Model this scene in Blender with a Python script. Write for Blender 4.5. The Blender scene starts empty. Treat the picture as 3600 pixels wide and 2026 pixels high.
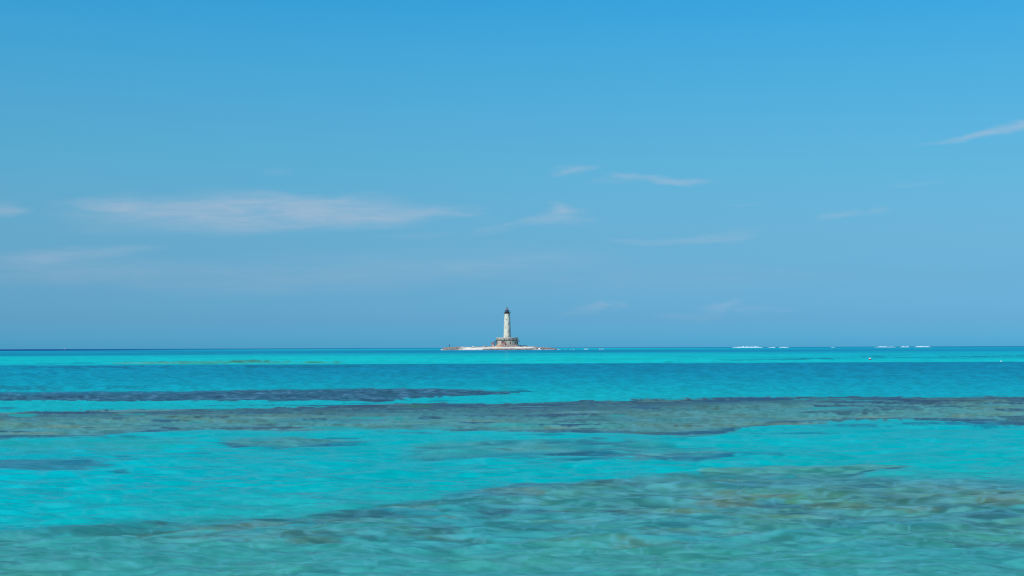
import bpy, bmesh, math, random
import numpy as np
from mathutils import Vector, Matrix
random.seed(7)
S = bpy.context.scene
COL = S.collection

# ------------------------------------------------------------------ camera
EYE = 2.0                       # metres above the water
FPX = 5000.0                    # focal length in pixels of the 3600 px wide photograph (50 mm lens)
PITCH = math.atan(210.0/FPX)
ROLL = math.atan(0.003055)
Fv = np.array([0, math.cos(PITCH), math.sin(PITCH)])
R0 = np.array([1.0, 0, 0]); U0 = np.array([0, -math.sin(PITCH), math.cos(PITCH)])
Uc = U0*math.cos(ROLL) + R0*math.sin(ROLL)
Rc = R0*math.cos(ROLL) - U0*math.sin(ROLL)
cam = bpy.data.cameras.new('camera'); cam.lens = 50; cam.sensor_width = 36
cam.clip_start = 0.5; cam.clip_end = 200000
cam.dof.use_dof = True; cam.dof.focus_distance = 1380; cam.dof.aperture_fstop = 7.0
co = bpy.data.objects.new('camera', cam); COL.objects.link(co)
m = Matrix.Identity(4)
for i in range(3):
    m[i][0] = Rc[i]; m[i][1] = Uc[i]; m[i][2] = -Fv[i]
m[2][3] = EYE
co.matrix_world = m
S.camera = co

def horizon(px): return 1223.0 - 0.003055*(px-1800)
def ray(px, py): return Fv + (px-1800)/FPX*Rc + (1013-py)/FPX*Uc
def at(px, py, Y):              # the point seen at a pixel, on the upright plane Y metres away
    d = ray(px, py); return (d[0]/d[1]*Y, Y, EYE + d[2]/d[1]*Y)
def onsea(px, py):              # the point of the sea seen at a pixel
    d = ray(px, py); t = EYE/(-d[2]); return (d[0]*t, d[1]*t)

def lin(c):
    c = [v/255.0 for v in c]
    return tuple(v/12.92 if v <= 0.04045 else ((v+0.055)/1.055)**2.4 for v in c)

# ------------------------------------------------------------------ light, sky, exposure
S.view_settings.view_transform = 'Standard'; S.view_settings.look = 'None'
S.view_settings.exposure = 0; S.view_settings.gamma = 1
SUN_EL = math.radians(52); SUN_AZ = math.radians(218)     # azimuth clockwise from +Y: behind and left of the camera
sd = Vector((math.sin(SUN_AZ)*math.cos(SUN_EL), math.cos(SUN_AZ)*math.cos(SUN_EL), math.sin(SUN_EL)))
sun = bpy.data.lights.new('sun', 'SUN'); sun.energy = 3.6; sun.angle = math.radians(0.5); sun.color = (1.0, 0.96, 0.9)
so = bpy.data.objects.new('sun', sun); COL.objects.link(so)
so.rotation_euler = (-sd).to_track_quat('-Z', 'Y').to_euler(); so.location = (0, 0, 60)

W = bpy.data.worlds.new('World'); S.world = W; W.use_nodes = True
nt = W.node_tree; nt.nodes.clear(); N = nt.nodes; L = nt.links
def nd(t, **kw):
    n = N.new(t)
    for k, v in kw.items(): setattr(n, k, v)
    return n
def mth(op, a, b=None, clamp=False):
    n = nd('ShaderNodeMath', operation=op); n.use_clamp = clamp
    for i, v in enumerate((a, b)):
        if v is None: continue
        if isinstance(v, (int, float)): n.inputs[i].default_value = v
        else: L.new(v, n.inputs[i])
    return n.outputs[0]
out = nd('ShaderNodeOutputWorld'); bg = nd('ShaderNodeBackground'); L.new(bg.outputs[0], out.inputs[0])
sky = nd('ShaderNodeTexSky', sky_type='NISHITA'); sky.sun_disc = False
sky.sun_elevation = SUN_EL; sky.sun_rotation = SUN_AZ; sky.air_density = 1.0; sky.dust_density = 0.6; sky.ozone_density = 2.0
SKY_STRENGTH = 0.1
tc = nd('ShaderNodeTexCoord'); sep = nd('ShaderNodeSeparateXYZ'); L.new(tc.outputs['Generated'], sep.inputs[0])
# the air of this day: tint of the clear sky by height above the horizon (sine of elevation)
ramp = nd('ShaderNodeValToRGB'); L.new(sep.outputs[2], ramp.inputs[0])
TINT = [(0.0019, (0.175, 0.789, 1.644)), (0.0195, (0.218, 0.647, 1.3)), (0.0476, (0.256, 0.626, 1.061)), (0.0756, (0.303, 0.695, 0.993)), (0.1033, (0.331, 0.782, 1.011)), (0.1309, (0.326, 0.875, 1.061)), (0.1582, (0.314, 0.94, 1.122)), (0.1851, (0.285, 1.004, 1.197)), (0.2116, (0.244, 1.054, 1.286)), (0.2363, (0.193, 1.075, 1.341)), (0.5, (0.12, 0.95, 1.45)), (1.0, (0.3, 1.0, 1.3))]
#TINT#
e = ramp.color_ramp.elements
while len(e) > 1: e.remove(e[-1])
e[0].position = TINT[0][0]; e[0].color = (*[v/4 for v in TINT[0][1]], 1)
for p, c in TINT[1:]:
    k = e.new(p); k.color = (*[v/4 for v in c], 1)
mul = nd('ShaderNodeVectorMath', operation='MULTIPLY'); L.new(sky.outputs[0], mul.inputs[0]); L.new(ramp.outputs[0], mul.inputs[1])
sc = nd('ShaderNodeVectorMath', operation='SCALE'); L.new(mul.outputs[0], sc.inputs[0]); sc.inputs['Scale'].default_value = 4.0
# thin clouds far away, placed by bearing (x/y) and height (z/y)
ysafe = mth('MAXIMUM', sep.outputs[1], 0.01)
cu = mth('DIVIDE', sep.outputs[0], ysafe); cw = mth('DIVIDE', sep.outputs[2], ysafe)
cv = nd('ShaderNodeCombineXYZ'); L.new(cu, cv.inputs[0]); L.new(cw, cv.inputs[1])
def noise(vec, sx, sy, detail=4, rough=0.5, off=0.0, dist=0.0):
    mp = nd('ShaderNodeMapping'); mp.inputs['Scale'].default_value = (sx, sy, 1); mp.inputs['Location'].default_value = (off, off*1.7, off)
    L.new(vec, mp.inputs[0]); n = nd('ShaderNodeTexNoise'); n.inputs['Scale'].default_value = 1
    n.inputs['Detail'].default_value = detail; n.inputs['Roughness'].default_value = rough; n.inputs['Distortion'].default_value = dist
    L.new(mp.outputs[0], n.inputs['Vector']); return n
wn = noise(cv.outputs[0], 14, 55, 5, 0.55)
wv = nd('ShaderNodeVectorMath', operation='SUBTRACT'); L.new(wn.outputs['Color'], wv.inputs[0]); wv.inputs[1].default_value = (.5, .5, .5)
wm = nd('ShaderNodeVectorMath', operation='MULTIPLY'); L.new(wv.outputs[0], wm.inputs[0]); wm.inputs[1].default_value = (.085, .013, 0)
wp = nd('ShaderNodeVectorMath', operation='ADD'); L.new(cv.outputs[0], wp.inputs[0]); L.new(wm.outputs[0], wp.inputs[1])
#  centre x, y, half width, half height (photo pixels), tilt in degrees, strength, edge softness
CLOUDS = [
 (560,745,370,60,0,.50,.9),(900,745,340,72,-2,.5,.85),(1000,708,150,34,0,.3,.95),(1190,742,270,62,2,.46,.9),(1400,757,260,42,3,.36,.95),(330,722,170,26,-3,.34,.95),(700,800,520,34,0,.22,1),
 (1180,705,120,22,8,.3,1),(1500,752,120,12,6,.25,1),(1600,757,90,6,-2,.2,1),
 (10,735,110,34,0,.42,1),
 (160,900,330,38,2,.28,1),(330,878,250,22,2,.2,1),(250,950,500,60,0,.20,1),
 (1300,945,900,80,2,.14,1),(1750,925,500,30,2,.10,1),(900,985,700,60,0,.10,1),(2300,975,800,70,0,.08,1),
 (2000,607,60,14,12,.42,1),(2040,598,80,7,4,.34,1),
 (2190,622,70,9,-6,.36,1),(2300,635,120,11,-6,.5,.9),(2410,640,90,9,2,.42,.9),(2120,638,80,6,8,.16,1),
 (1950,752,100,34,10,.34,1),(1965,732,70,22,-4,.24,1),(2010,762,90,16,0,.26,1),(1860,782,110,12,14,.2,1),
 (1740,812,130,9,9,.14,1),(1450,828,160,9,0,.12,1),
 (2340,846,200,8,0,.24,1),(2560,828,150,10,10,.24,1),
 (2940,757,80,11,9,.26,1),(3080,742,80,9,7,.24,1),(3200,652,90,5,4,.12,1),(2640,714,60,3,4,.1,1),
 (3400,480,170,9,9,.40,1),(3500,462,170,13,10,.42,.9),(3620,446,90,13,12,.4,.9),
 (2040,1084,70,24,22,.15,1),(2075,1074,30,22,20,.14,1),(2122,1074,28,22,20,.14,1),(2600,1070,60,28,10,.15,1),(2540,1092,120,28,14,.13,1),(2680,1092,60,20,0,.1,1),(2380,1114,120,20,0,.09,1),
 (1000,612,60,10,0,.10,1)]
acc = None
for (x, y, a, b, t, s, soft) in CLOUDS:
    if b < 20: b, s = b*1.55+2, s*.85
    d = ray(x, y)
    mp = nd('ShaderNodeMapping', vector_type='TEXTURE')
    mp.inputs['Location'].default_value = (d[0]/d[1], d[2]/d[1], 0); mp.inputs['Rotation'].default_value = (0, 0, math.radians(t))
    mp.inputs['Scale'].default_value = (a*1.25/FPX, b*1.25/FPX, 1)
    L.new(wp.outputs[0], mp.inputs[0])
    ln = nd('ShaderNodeVectorMath', operation='LENGTH'); L.new(mp.outputs[0], ln.inputs[0])
    mr = nd('ShaderNodeMapRange', interpolation_type='SMOOTHSTEP'); L.new(ln.outputs['Value'], mr.inputs[0])
    mr.inputs[1].default_value = 1.0; mr.inputs[2].default_value = max(0, 1-soft)*.9; mr.inputs[3].default_value = 0; mr.inputs[4].default_value = s
    if acc is None: acc = mr.outputs[0]
    else:                       # 1-(1-a)(1-b)
        acc = mth('SUBTRACT', 1.0, mth('MULTIPLY', mth('SUBTRACT', 1.0, acc), mth('SUBTRACT', 1.0, mr.outputs[0])))
fn = noise(cv.outputs[0], 20, 150, 7, 0.65, 3.0, 0.6)
mr = nd('ShaderNodeMapRange'); L.new(fn.outputs[0], mr.inputs[0]); mr.inputs[1].default_value = .3; mr.inputs[2].default_value = .7; mr.inputs[3].default_value = .45; mr.inputs[4].default_value = 1.3
alpha = mth('MULTIPLY', mth('MULTIPLY', acc, .78), mr.outputs[0])
front = mth('GREATER_THAN', sep.outputs[1], 0.05); alpha = mth('MULTIPLY', alpha, front, True)
alpha = mth('MINIMUM', alpha, 0.6)
skys = nd('ShaderNodeVectorMath', operation='SCALE'); L.new(sc.outputs[0], skys.inputs[0]); skys.inputs['Scale'].default_value = SKY_STRENGTH*10
mix = nd('ShaderNodeMix', data_type='RGBA'); L.new(alpha, mix.inputs['Factor']); L.new(skys.outputs[0], mix.inputs[6])
mix.inputs[7].default_value = (*[v*10 for v in lin((186, 194, 211))], 1)
L.new(mix.outputs[2], bg.inputs[0]); bg.inputs[1].default_value = 0.1

S.render.engine = 'CYCLES'; S.cycles.max_bounces = 6; S.cycles.use_denoising = False; S.cycles.filter_width = 1.1

# ------------------------------------------------------------------ helpers
def tag(o, label=None, cat=None, group=None, kind=None):
    if label: o['label'] = label
    if cat: o['category'] = cat
    if group: o['group'] = group
    if kind: o['kind'] = kind
    return o
def empty(name, loc, label=None, cat=None, group=None):
    o = bpy.data.objects.new(name, None); o.location = loc; COL.objects.link(o); return tag(o, label, cat, group)
class MB:
    """collects shapes, then links them as one mesh object; coordinates are relative to the parent"""
    def __init__(s): s.v = []; s.f = []
    def add(s, vs, fs):
        b = len(s.v); s.v += [tuple(v) for v in vs]; s.f += [tuple(i+b for i in f) for f in fs]; return s
    def box(s, x0, x1, y0, y1, z0, z1, rot=0, piv=(0, 0)):
        vs = [(x, y, z) for z in (z0, z1) for (x, y) in ((x0, y0), (x1, y0), (x1, y1), (x0, y1))]
        if rot:
            c, q = math.cos(rot), math.sin(rot)
            vs = [(piv[0]+(x-piv[0])*c-(y-piv[1])*q, piv[1]+(x-piv[0])*q+(y-piv[1])*c, z) for x, y, z in vs]
        return s.add(vs, [(3, 2, 1, 0), (4, 5, 6, 7), (0, 1, 5, 4), (1, 2, 6, 5), (2, 3, 7, 6), (3, 0, 4, 7)])
    def lathe(s, prof, n=48, cx=0, cy=0, a0=0, a1=None, closed=False):
        """prof: (radius, z) from bottom to top"""
        full = a1 is None
        a1 = 2*math.pi if full else a1
        k = n if full else n+1; P = len(prof); vs = []; fs = []
        for i in range(k):
            a = a0+(a1-a0)*i/n
            for r, z in prof: vs.append((cx+r*math.sin(a), cy-r*math.cos(a), z))
        for i in range(n):
            j = (i+1) % k
            for p in range(P-1): fs.append((i*P+p, j*P+p, j*P+p+1, i*P+p+1))
            if closed: fs.append((i*P+P-1, j*P+P-1, j*P, i*P))
        if closed and not full:
            fs.append(tuple(range(P))[::-1]); fs.append(tuple((k-1)*P+p for p in range(P)))
        return s.add(vs, fs)
    def tube(s, a, b, r, n=8):
        a = Vector(a); b = Vector(b); d = (b-a).normalized()
        u = d.orthogonal().normalized(); w = d.cross(u); vs = []
        for c in (a, b):
            for i in range(n):
                t = 2*math.pi*i/n; vs.append(c+u*math.cos(t)*r+w*math.sin(t)*r)
        fs = [(i, (i+1) % n, n+(i+1) % n, n+i) for i in range(n)]+[tuple(range(n))[::-1], tuple(range(n, 2*n))]
        return s.add(vs, fs)
    def build(s, name, mat, parent=None, smooth=False, loc=(0, 0, 0)):
        me = bpy.data.meshes.new(name); me.from_pydata(s.v, [], s.f); me.update()
        bm = bmesh.new(); bm.from_mesh(me); bmesh.ops.recalc_face_normals(bm, faces=bm.faces); bm.to_mesh(me); bm.free()
        me.materials.append(mat)
        if smooth:
            for p in me.polygons: p.use_smooth = True
        o = bpy.data.objects.new(name, me); COL.objects.link(o); o.location = loc
        if parent: o.parent = parent
        return o
def blob(name, mat, rx, ry, rz, seed, parent=None, loc=(0, 0, 0), sub=4, amp=.25, freq=1.6, flat=0.0):
    """an irregular lump: subdivided sphere pushed about by noise, flattened below"""
    from mathutils import noise as mn
    bm = bmesh.new(); bmesh.ops.create_icosphere(bm, subdivisions=sub, radius=1)
    off = Vector((seed*3.1, seed*7.7, seed*1.3))
    for v in bm.verts:
        d = v.co.normalized(); k = 1+amp*(mn.fractal(d*freq+off, 0.8, 2.2, 4))
        v.co = Vector((d.x*rx*k, d.y*ry*k, max(d.z*rz*k, -rz*flat)))
    me = bpy.data.meshes.new(name); bm.to_mesh(me); bm.free(); me.materials.append(mat)
    o = bpy.data.objects.new(name, me); COL.objects.link(o); o.location = loc
    if parent: o.parent = parent
    return o
def copy_tree(o, loc, rot=0, scale=None):
    c = o.copy(); COL.objects.link(c); c.location = loc; c.rotation_euler[2] = rot
    if scale: c.scale = scale
    for ch in o.children:
        d = ch.copy(); COL.objects.link(d); d.parent = c
    return c

def material(name, base, rough=.85, var=None, scale=2.0, thr=(.45, .6), bump=0.0, metal=0, zstretch=1.0, extra=None, spec=.3):
    """base colour with a second weathered colour in noise patches"""
    m_ = bpy.data.materials.new(name); m_.use_nodes = True; t = m_.node_tree; b = t.nodes['Principled BSDF']
    b.inputs['Base Color'].default_value = (*base, 1); b.inputs['Roughness'].default_value = rough; b.inputs['Metallic'].default_value = metal
    b.inputs['Specular IOR Level'].default_value = spec
    col = None
    layers = ([(var, scale, thr, zstretch)] if var else []) + (extra or [])
    tcn = t.nodes.new('ShaderNodeTexCoord')
    for i, (c2, s_, th, zs) in enumerate(layers):
        mp = t.nodes.new('ShaderNodeMapping'); mp.inputs['Scale'].default_value = (s_, s_, s_*zs); mp.inputs['Location'].default_value = (i*9.3, i*4.1, i*2.2)
        t.links.new(tcn.outputs['Object'], mp.inputs[0])
        n = t.nodes.new('ShaderNodeTexNoise'); n.inputs['Scale'].default_value = 1; n.inputs['Detail'].default_value = 6; n.inputs['Roughness'].default_value = .6
        t.links.new(mp.outputs[0], n.inputs[0])
        r = t.nodes.new('ShaderNodeMapRange'); r.inputs[1].default_value = th[0]; r.inputs[2].default_value = th[1]; t.links.new(n.outputs[0], r.inputs[0])
        mx = t.nodes.new('ShaderNodeMix'); mx.data_type = 'RGBA'; t.links.new(r.outputs[0], mx.inputs['Factor'])
        if col is None: mx.inputs[6].default_value = (*base, 1)
        else: t.links.new(col, mx.inputs[6])
        mx.inputs[7].default_value = (*c2, 1); col = mx.outputs[2]
        if bump and i == 0:
            bp = t.nodes.new('ShaderNodeBump'); bp.inputs['Strength'].default_value = bump; bp.inputs['Distance'].default_value = .1
            t.links.new(n.outputs[0], bp.inputs['Height']); t.links.new(bp.outputs[0], b.inputs['Normal'])
    if col is not None: t.links.new(col, b.inputs['Base Color'])
    return m_

# numpy gradient noise
rng = np.random.RandomState(11)
PERM = rng.permutation(4096).astype(np.int64); GR = rng.rand(4096)*2*np.pi; GX = np.cos(GR); GY = np.sin(GR)
def perlin(x, y, seed=0):
    xi = np.floor(x).astype(np.int64); yi = np.floor(y).astype(np.int64); fx = x-xi; fy = y-yi
    u = fx*fx*fx*(fx*(fx*6-15)+10); v = fy*fy*fy*(fy*(fy*6-15)+10)
    def g(ix, iy, dx, dy):
        h = PERM[(PERM[(ix+seed*37) & 4095]+iy+seed*101) & 4095]; return GX[h]*dx+GY[h]*dy
    a = g(xi, yi, fx, fy); b = g(xi+1, yi, fx-1, fy); c = g(xi, yi+1, fx, fy-1); d = g(xi+1, yi+1, fx-1, fy-1)
    return (a+(b-a)*u)+((c+(d-c)*u)-(a+(b-a)*u))*v
def sstep(a, b, x):
    t = np.clip((x-a)/(b-a), 0, 1); return t*t*(3-2*t)

# ------------------------------------------------------------------ the sea
rows = [2.6]
while rows[-1] < 400:
    Y = rows[-1]; rows.append(Y+min(max(0.5*Y*Y/2844, 0.05), 0.75))
while rows[-1] < 90000: rows.append(rows[-1]*1.018)
rows = np.array(rows)
fine = np.linspace(-0.40, 0.40, 1300)
colsU = np.concatenate([np.linspace(-3.0, -0.42, 24), fine, np.linspace(0.42, 3.0, 24)])
UU, YY = np.meshgrid(colsU, rows); XX = UU*YY
nr, nc = YY.shape
dY = np.gradient(rows)[:, None]*np.ones((1, nc)); dY = np.maximum(dY, 1e-3)
def nz(lx, ly, seed, x=None, y=None, rot=0.0):
    """noise of given wavelengths in metres, faded out where the mesh cannot carry it"""
    x = XX if x is None else x; y = YY if y is None else y
    c, s_ = math.cos(rot), math.sin(rot)
    return perlin((x*c+y*s_)/lx, (-x*s_+y*c)/ly, seed)*sstep(1.6, 3.5, ly/dY)
# waves
ZZ = np.zeros_like(XX)
WAVES = [(.40,.17,.016,.05),(.9,.30,.032,-.12),(1.6,.52,.042,.10),(2.8,.9,.040,-.06),(4.4,1.7,.026,.12),(8,3.1,.024,-.05),(18,6.5,.024,.06),(40,15,.02,-.03)]
for i, (lx, ly, amp, rot) in enumerate(WAVES):
    n = nz(lx, ly, 20+i, rot=rot); n2 = nz(lx*1.3, ly*1.15, 40+i, rot=rot+.35)
    w = sstep(1.6, 3.5, ly/dY)
    ZZ += amp*((1-2.4*np.abs(n))*w*.6 - .35*w + n2*1.4)
# sea bed seen through the water, plus painted ripples and sky streaks: colour by place
PXX = 1800+FPX*UU; Q = EYE*FPX/YY           # bearing and depression, both functions of the place on the sea
PYY = horizon(PXX)+Q
def fade(x, ks, vs): return np.interp(x, ks, vs)
def C(*c): return np.array(lin(c))
# open water, from the horizon to the shore, at the left and at the right
def profile(stops, q):
    qs = [a for a, b in stops]; cs = np.array([lin(b) for a, b in stops])
    return np.stack([np.interp(q, qs, cs[:, k]) for k in range(3)], -1)
deep = (0,72,145)
PL = profile([(0,deep),(5.8,(0,84,158)),(6.8,(30,195,215)),(8,(0,140,190)),(11,(0,145,190)),(13,(0,168,200)),(14.5,(0,145,186)),(22,(0,140,182)),(25,(0,185,205)),(34,(0,196,210)),(54,(0,188,206)),(58,(0,146,184)),(75,(0,150,186)),(120,(0,158,190)),(145,(0,172,196)),(185,(0,182,200)),(260,(0,175,190)),(330,(0,178,196)),(450,(0,182,200)),(600,(0,176,190)),(680,(40,158,170)),(820,(70,160,168)),(2000,(70,160,168))], Q)
PM = profile([(0,(0,100,165)),(1.6,(0,112,175)),(2.8,(0,190,212)),(6,(0,180,206)),(8,(0,142,188)),(15,(0,138,182)),(21,(0,178,204)),(32,(0,198,210)),(54,(0,196,208)),(57.5,(0,132,172)),(75,(0,138,178)),(105,(0,150,184)),(130,(0,162,190)),(160,(0,176,196)),(190,(0,180,198)),(330,(0,178,192)),(480,(0,176,190)),(600,(55,160,165)),(820,(70,165,170)),(2000,(70,165,170))], Q)
PR = profile([(0,(0,115,170)),(1.4,(0,120,175)),(2.6,(0,155,195)),(8,(0,160,200)),(13,(0,140,188)),(20,(0,170,202)),(30,(0,182,206)),(42,(0,176,202)),(46,(0,198,212)),(53,(0,196,210)),(56,(0,132,175)),(75,(0,138,178)),(110,(0,150,185)),(150,(0,165,194)),(180,(0,170,196)),(270,(0,176,192)),(330,(0,178,194)),(420,(0,178,188)),(480,(60,165,172)),(620,(70,158,168)),(820,(70,165,168)),(2000,(70,165,168))], Q)
warp = perlin(PXX/420, np.log(YY)*6, 5)*.03+1
wl = np.clip(1-PXX/1500, 0, 1)[..., None]; wr = np.clip((PXX-2000)/1300, 0, 1)[..., None]
wl = wl*wl*(3-2*wl); wr = wr*wr*(3-2*wr)
COLR = PL*wl+PR*wr+PM*(1-wl-wr)
def blend(mask, c):
    global COLR
    if isinstance(c, tuple): c = np.array(lin(c))
    COLR = COLR*(1-mask[..., None])+c*mask[..., None]
# noise fields of the bed; anisotropic only through perspective
f_big = nz(9, 4, 1)+.5*nz(5, 2, 2)+.3*nz(3, 1.0, 3)
f_mid = nz(3.2, 1.4, 6)+.6*nz(1.9, .7, 7)+.35*nz(1.1, .35, 8)
f_fine = nz(1.2, .35, 9)+.6*nz(.6, .2, 10)
# screen-scale independent patchiness grows with distance
lg = np.log(YY)
p1 = perlin(UU*7, lg*9, 61)+.5*perlin(UU*14, lg*20, 62)+.3*perlin(UU*30, lg*44, 63)
p2 = perlin(UU*11, lg*11+3, 64)+.6*perlin(UU*25, lg*23, 65)+.4*perlin(UU*55, lg*46, 66)
p3 = perlin(UU*32, lg*20, 67)+.8*perlin(UU*66, lg*42, 68)+.5*perlin(UU*120, lg*75, 69)
# edge wobble and painted ripple contrast, in depression units
TQ = Q/8
wn_ = sstep(180, 420, Q)
wx = UU+.004*perlin(UU*30, lg*20, 80)
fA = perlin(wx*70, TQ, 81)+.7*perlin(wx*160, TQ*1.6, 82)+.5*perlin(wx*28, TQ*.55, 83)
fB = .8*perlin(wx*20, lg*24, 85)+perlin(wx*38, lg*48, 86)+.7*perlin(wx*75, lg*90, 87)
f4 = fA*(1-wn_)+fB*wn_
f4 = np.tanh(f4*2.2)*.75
# light and dark faces of short wavelets, painted as dashes a few times wider than high, in crossing trains
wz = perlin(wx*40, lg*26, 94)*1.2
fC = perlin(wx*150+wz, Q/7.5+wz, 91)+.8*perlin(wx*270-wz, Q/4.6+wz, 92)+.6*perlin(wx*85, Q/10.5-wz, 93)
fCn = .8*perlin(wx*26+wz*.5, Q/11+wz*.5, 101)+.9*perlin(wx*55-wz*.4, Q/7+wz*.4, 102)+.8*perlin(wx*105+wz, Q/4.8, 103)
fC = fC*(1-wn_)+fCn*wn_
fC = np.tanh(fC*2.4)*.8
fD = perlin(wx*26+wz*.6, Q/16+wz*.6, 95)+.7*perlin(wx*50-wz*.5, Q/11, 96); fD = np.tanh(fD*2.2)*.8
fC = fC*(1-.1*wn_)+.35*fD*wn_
fD2 = perlin(wx*14+wz*.4, Q/26, 97)+.6*perlin(wx*28, Q/15-wz*.4, 98)
slope = np.gradient(ZZ, axis=0)/dY
wob = Q*(.010*p1+.008*p2+.006*p3+.03*np.clip(slope, -.5, .5))+np.minimum(2.5, Q*.015)*f4+np.minimum(2.2, Q*.012)*fC
def band(top, bot, soft_t, soft_b, amp=1.0, x0=None, x1=None, xf=60):
    tx, ty = zip(*top); bx, by = zip(*bot)
    T = np.interp(PXX, tx, ty); B = np.interp(PXX, bx, by); y = PYY+wob*amp
    m = sstep(-soft_t*1.8, soft_t*1.8, y-T)*sstep(-soft_b*1.8, soft_b*1.8, B-y)
    if x0 is not None: m = m*sstep(x0-xf, x0+xf, PXX+120*p1)
    if x1 is not None: m = m*sstep(x1+xf, x1-xf, PXX+120*p1)
    m = np.clip(m-.55*np.exp(-np.minimum(np.abs(y-T), np.abs(B-y))/(soft_t*1.5+4))*sstep(-.1, .45, p2+.5*fC), 0, 1)
    m = sstep(.12, .88, m*1.05+(.22*f4+.32*fC+.18*p2)*np.minimum(1, m*6))
    return m, (y-T), (B-y)
DARK = (54,80,116); DARK2 = (44,84,108); TAN = (112,158,146); GRN = (78,150,140); GREY = (92,158,168); TEAL = (20,150,172); BRN = (104,128,118)
# gentle unevenness of the open water
v = (1+.10*p1*sstep(60, 20, Q)+.07*p1+.05*p2+.06*p3*sstep(15, 60, Q))
COLR = COLR*np.clip(v, .6, 1.4)[..., None]
# thin darker streaks on the far bright strip
st = sstep(.12, .42, perlin(UU*13, Q/3.1, 71)+.5*perlin(UU*30, Q/1.6, 72))*sstep(22, 30, Q)*sstep(56, 50, Q)
blend(st*.45*fade(PXX, [0, 900, 1800, 2600, 3600], [.5, .4, .45, .8, .8]), (0,140,175))
def streak(x, y, hx, hy, c, s, n=.5):
    q0 = Q[:, 0]; lo, hi = y-horizon(x)-2.2*hy-16, y-horizon(x)+2.2*hy+16
    rr_ = slice(int(np.searchsorted(-q0, -hi)), int(np.searchsorted(-q0, -max(lo, .01)))+1)
    d = ((PXX[rr_]-x)/hx)**2+((PYY[rr_]+wob[rr_]*.4-y)/hy)**2
    k_ = (sstep(1.3, .2, d+n*p2[rr_]+.3*f4[rr_]+.7*fC[rr_])*s)[..., None]
    COLR[rr_] = COLR[rr_]*(1-k_)+np.array(lin(c))*k_
streak(2870, 1262, 110, 2.2, (0,110,140), .8); streak(2760, 1265, 120, 1.8, (0,120,150), .6); streak(3060, 1253, 40, 2, (0,118,150), .7)
streak(3150, 1257.5, 170, 1.6, (0,122,155), .6); streak(3440, 1253.5, 120, 1.8, (0,120,155), .65); streak(3560, 1250, 90, 1.5, (0,125,160), .6)
streak(2350, 1272, 60, 1.8, (0,135,160), .6); streak(2600, 1266, 100, 1.6, (0,130,160), .6); streak(280, 1277, 60, 1.8, (0,130,165), .7); streak(190, 1279, 60, 1.5, (0,140,170), .5)
# drowned shoal, left of centre
streak(820, 1274, 330, 5.5, (70,165,150), .75, .7); streak(870, 1269.5, 75, 4.5, (70,125,105), .75, .4); streak(520, 1276, 140, 3.5, (120,180,160), .5, .7); streak(1120, 1274, 90, 4, (72,160,135), .75, .5); streak(1480, 1274, 70, 1.5, (0,135,160), .6)
streak(350, 1291, 260, 4, (20,105,150), .55, .7); streak(1000, 1289, 250, 4, (10,112,150), .5, .6); streak(120, 1316, 110, 4, (0,120,165), .4)
streak(70, 1364, 170, 9, (30,115,150), .55, .7); streak(420, 1359, 160, 4, (10,125,160), .5, .7); streak(1830, 1376, 60, 4, (20,90,130), .7, .6)
# dark mottling where the water is deeper and wind-ruffled
mo = sstep(.05, .5, p3+.4*p2)*sstep(54, 62, Q)*sstep(190, 110, Q)
blend(mo*.16, (0,118,158))
# first dark reef
m_, dt, db = band([(0,1379),(300,1377),(600,1375),(900,1369),(1200,1366),(1500,1368),(1700,1373),(1830,1377),(1900,1380)], [(0,1407),(300,1410),(600,1408),(900,1407),(1200,1407),(1320,1413),(1420,1404),(1500,1398),(1700,1389),(1830,1381),(1900,1378)], 2.5, 2.0, 1.0, None, 1840)
inner = sstep(.0, .55, p2*.8+p3*.6+.1)
blend(m_*.88, DARK); blend(m_*inner*.5, (66,120,150)); blend(m_*sstep(.1, .7, .5*f4+.6*fC)*.55, (84,118,155)); blend(m_*sstep(.1, .7, -.5*f4-.6*fC+.3*p2)*.6, (42,52,88)); blend(m_*sstep(.1, .6, -p2)*sstep(.05, .4, p1+.2)*.5, (20,140,165)); blend(m_*sstep(12, 2, dt)*fade(PXX, [0, 600, 900], [.7, .5, 0]), (40,130,170))
streak(800, 1423, 90, 1.8, (20,110,145), .6, .5); streak(1560, 1407, 60, 1.5, (10,110,145), .6, .5); streak(1010, 1421, 190, 3, (40,90,125), .75, .6); streak(20, 1435, 60, 4, (40,110,145), .6, .5); streak(1180, 1424, 110, 5, (44,86,122), .8, .5)
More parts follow.
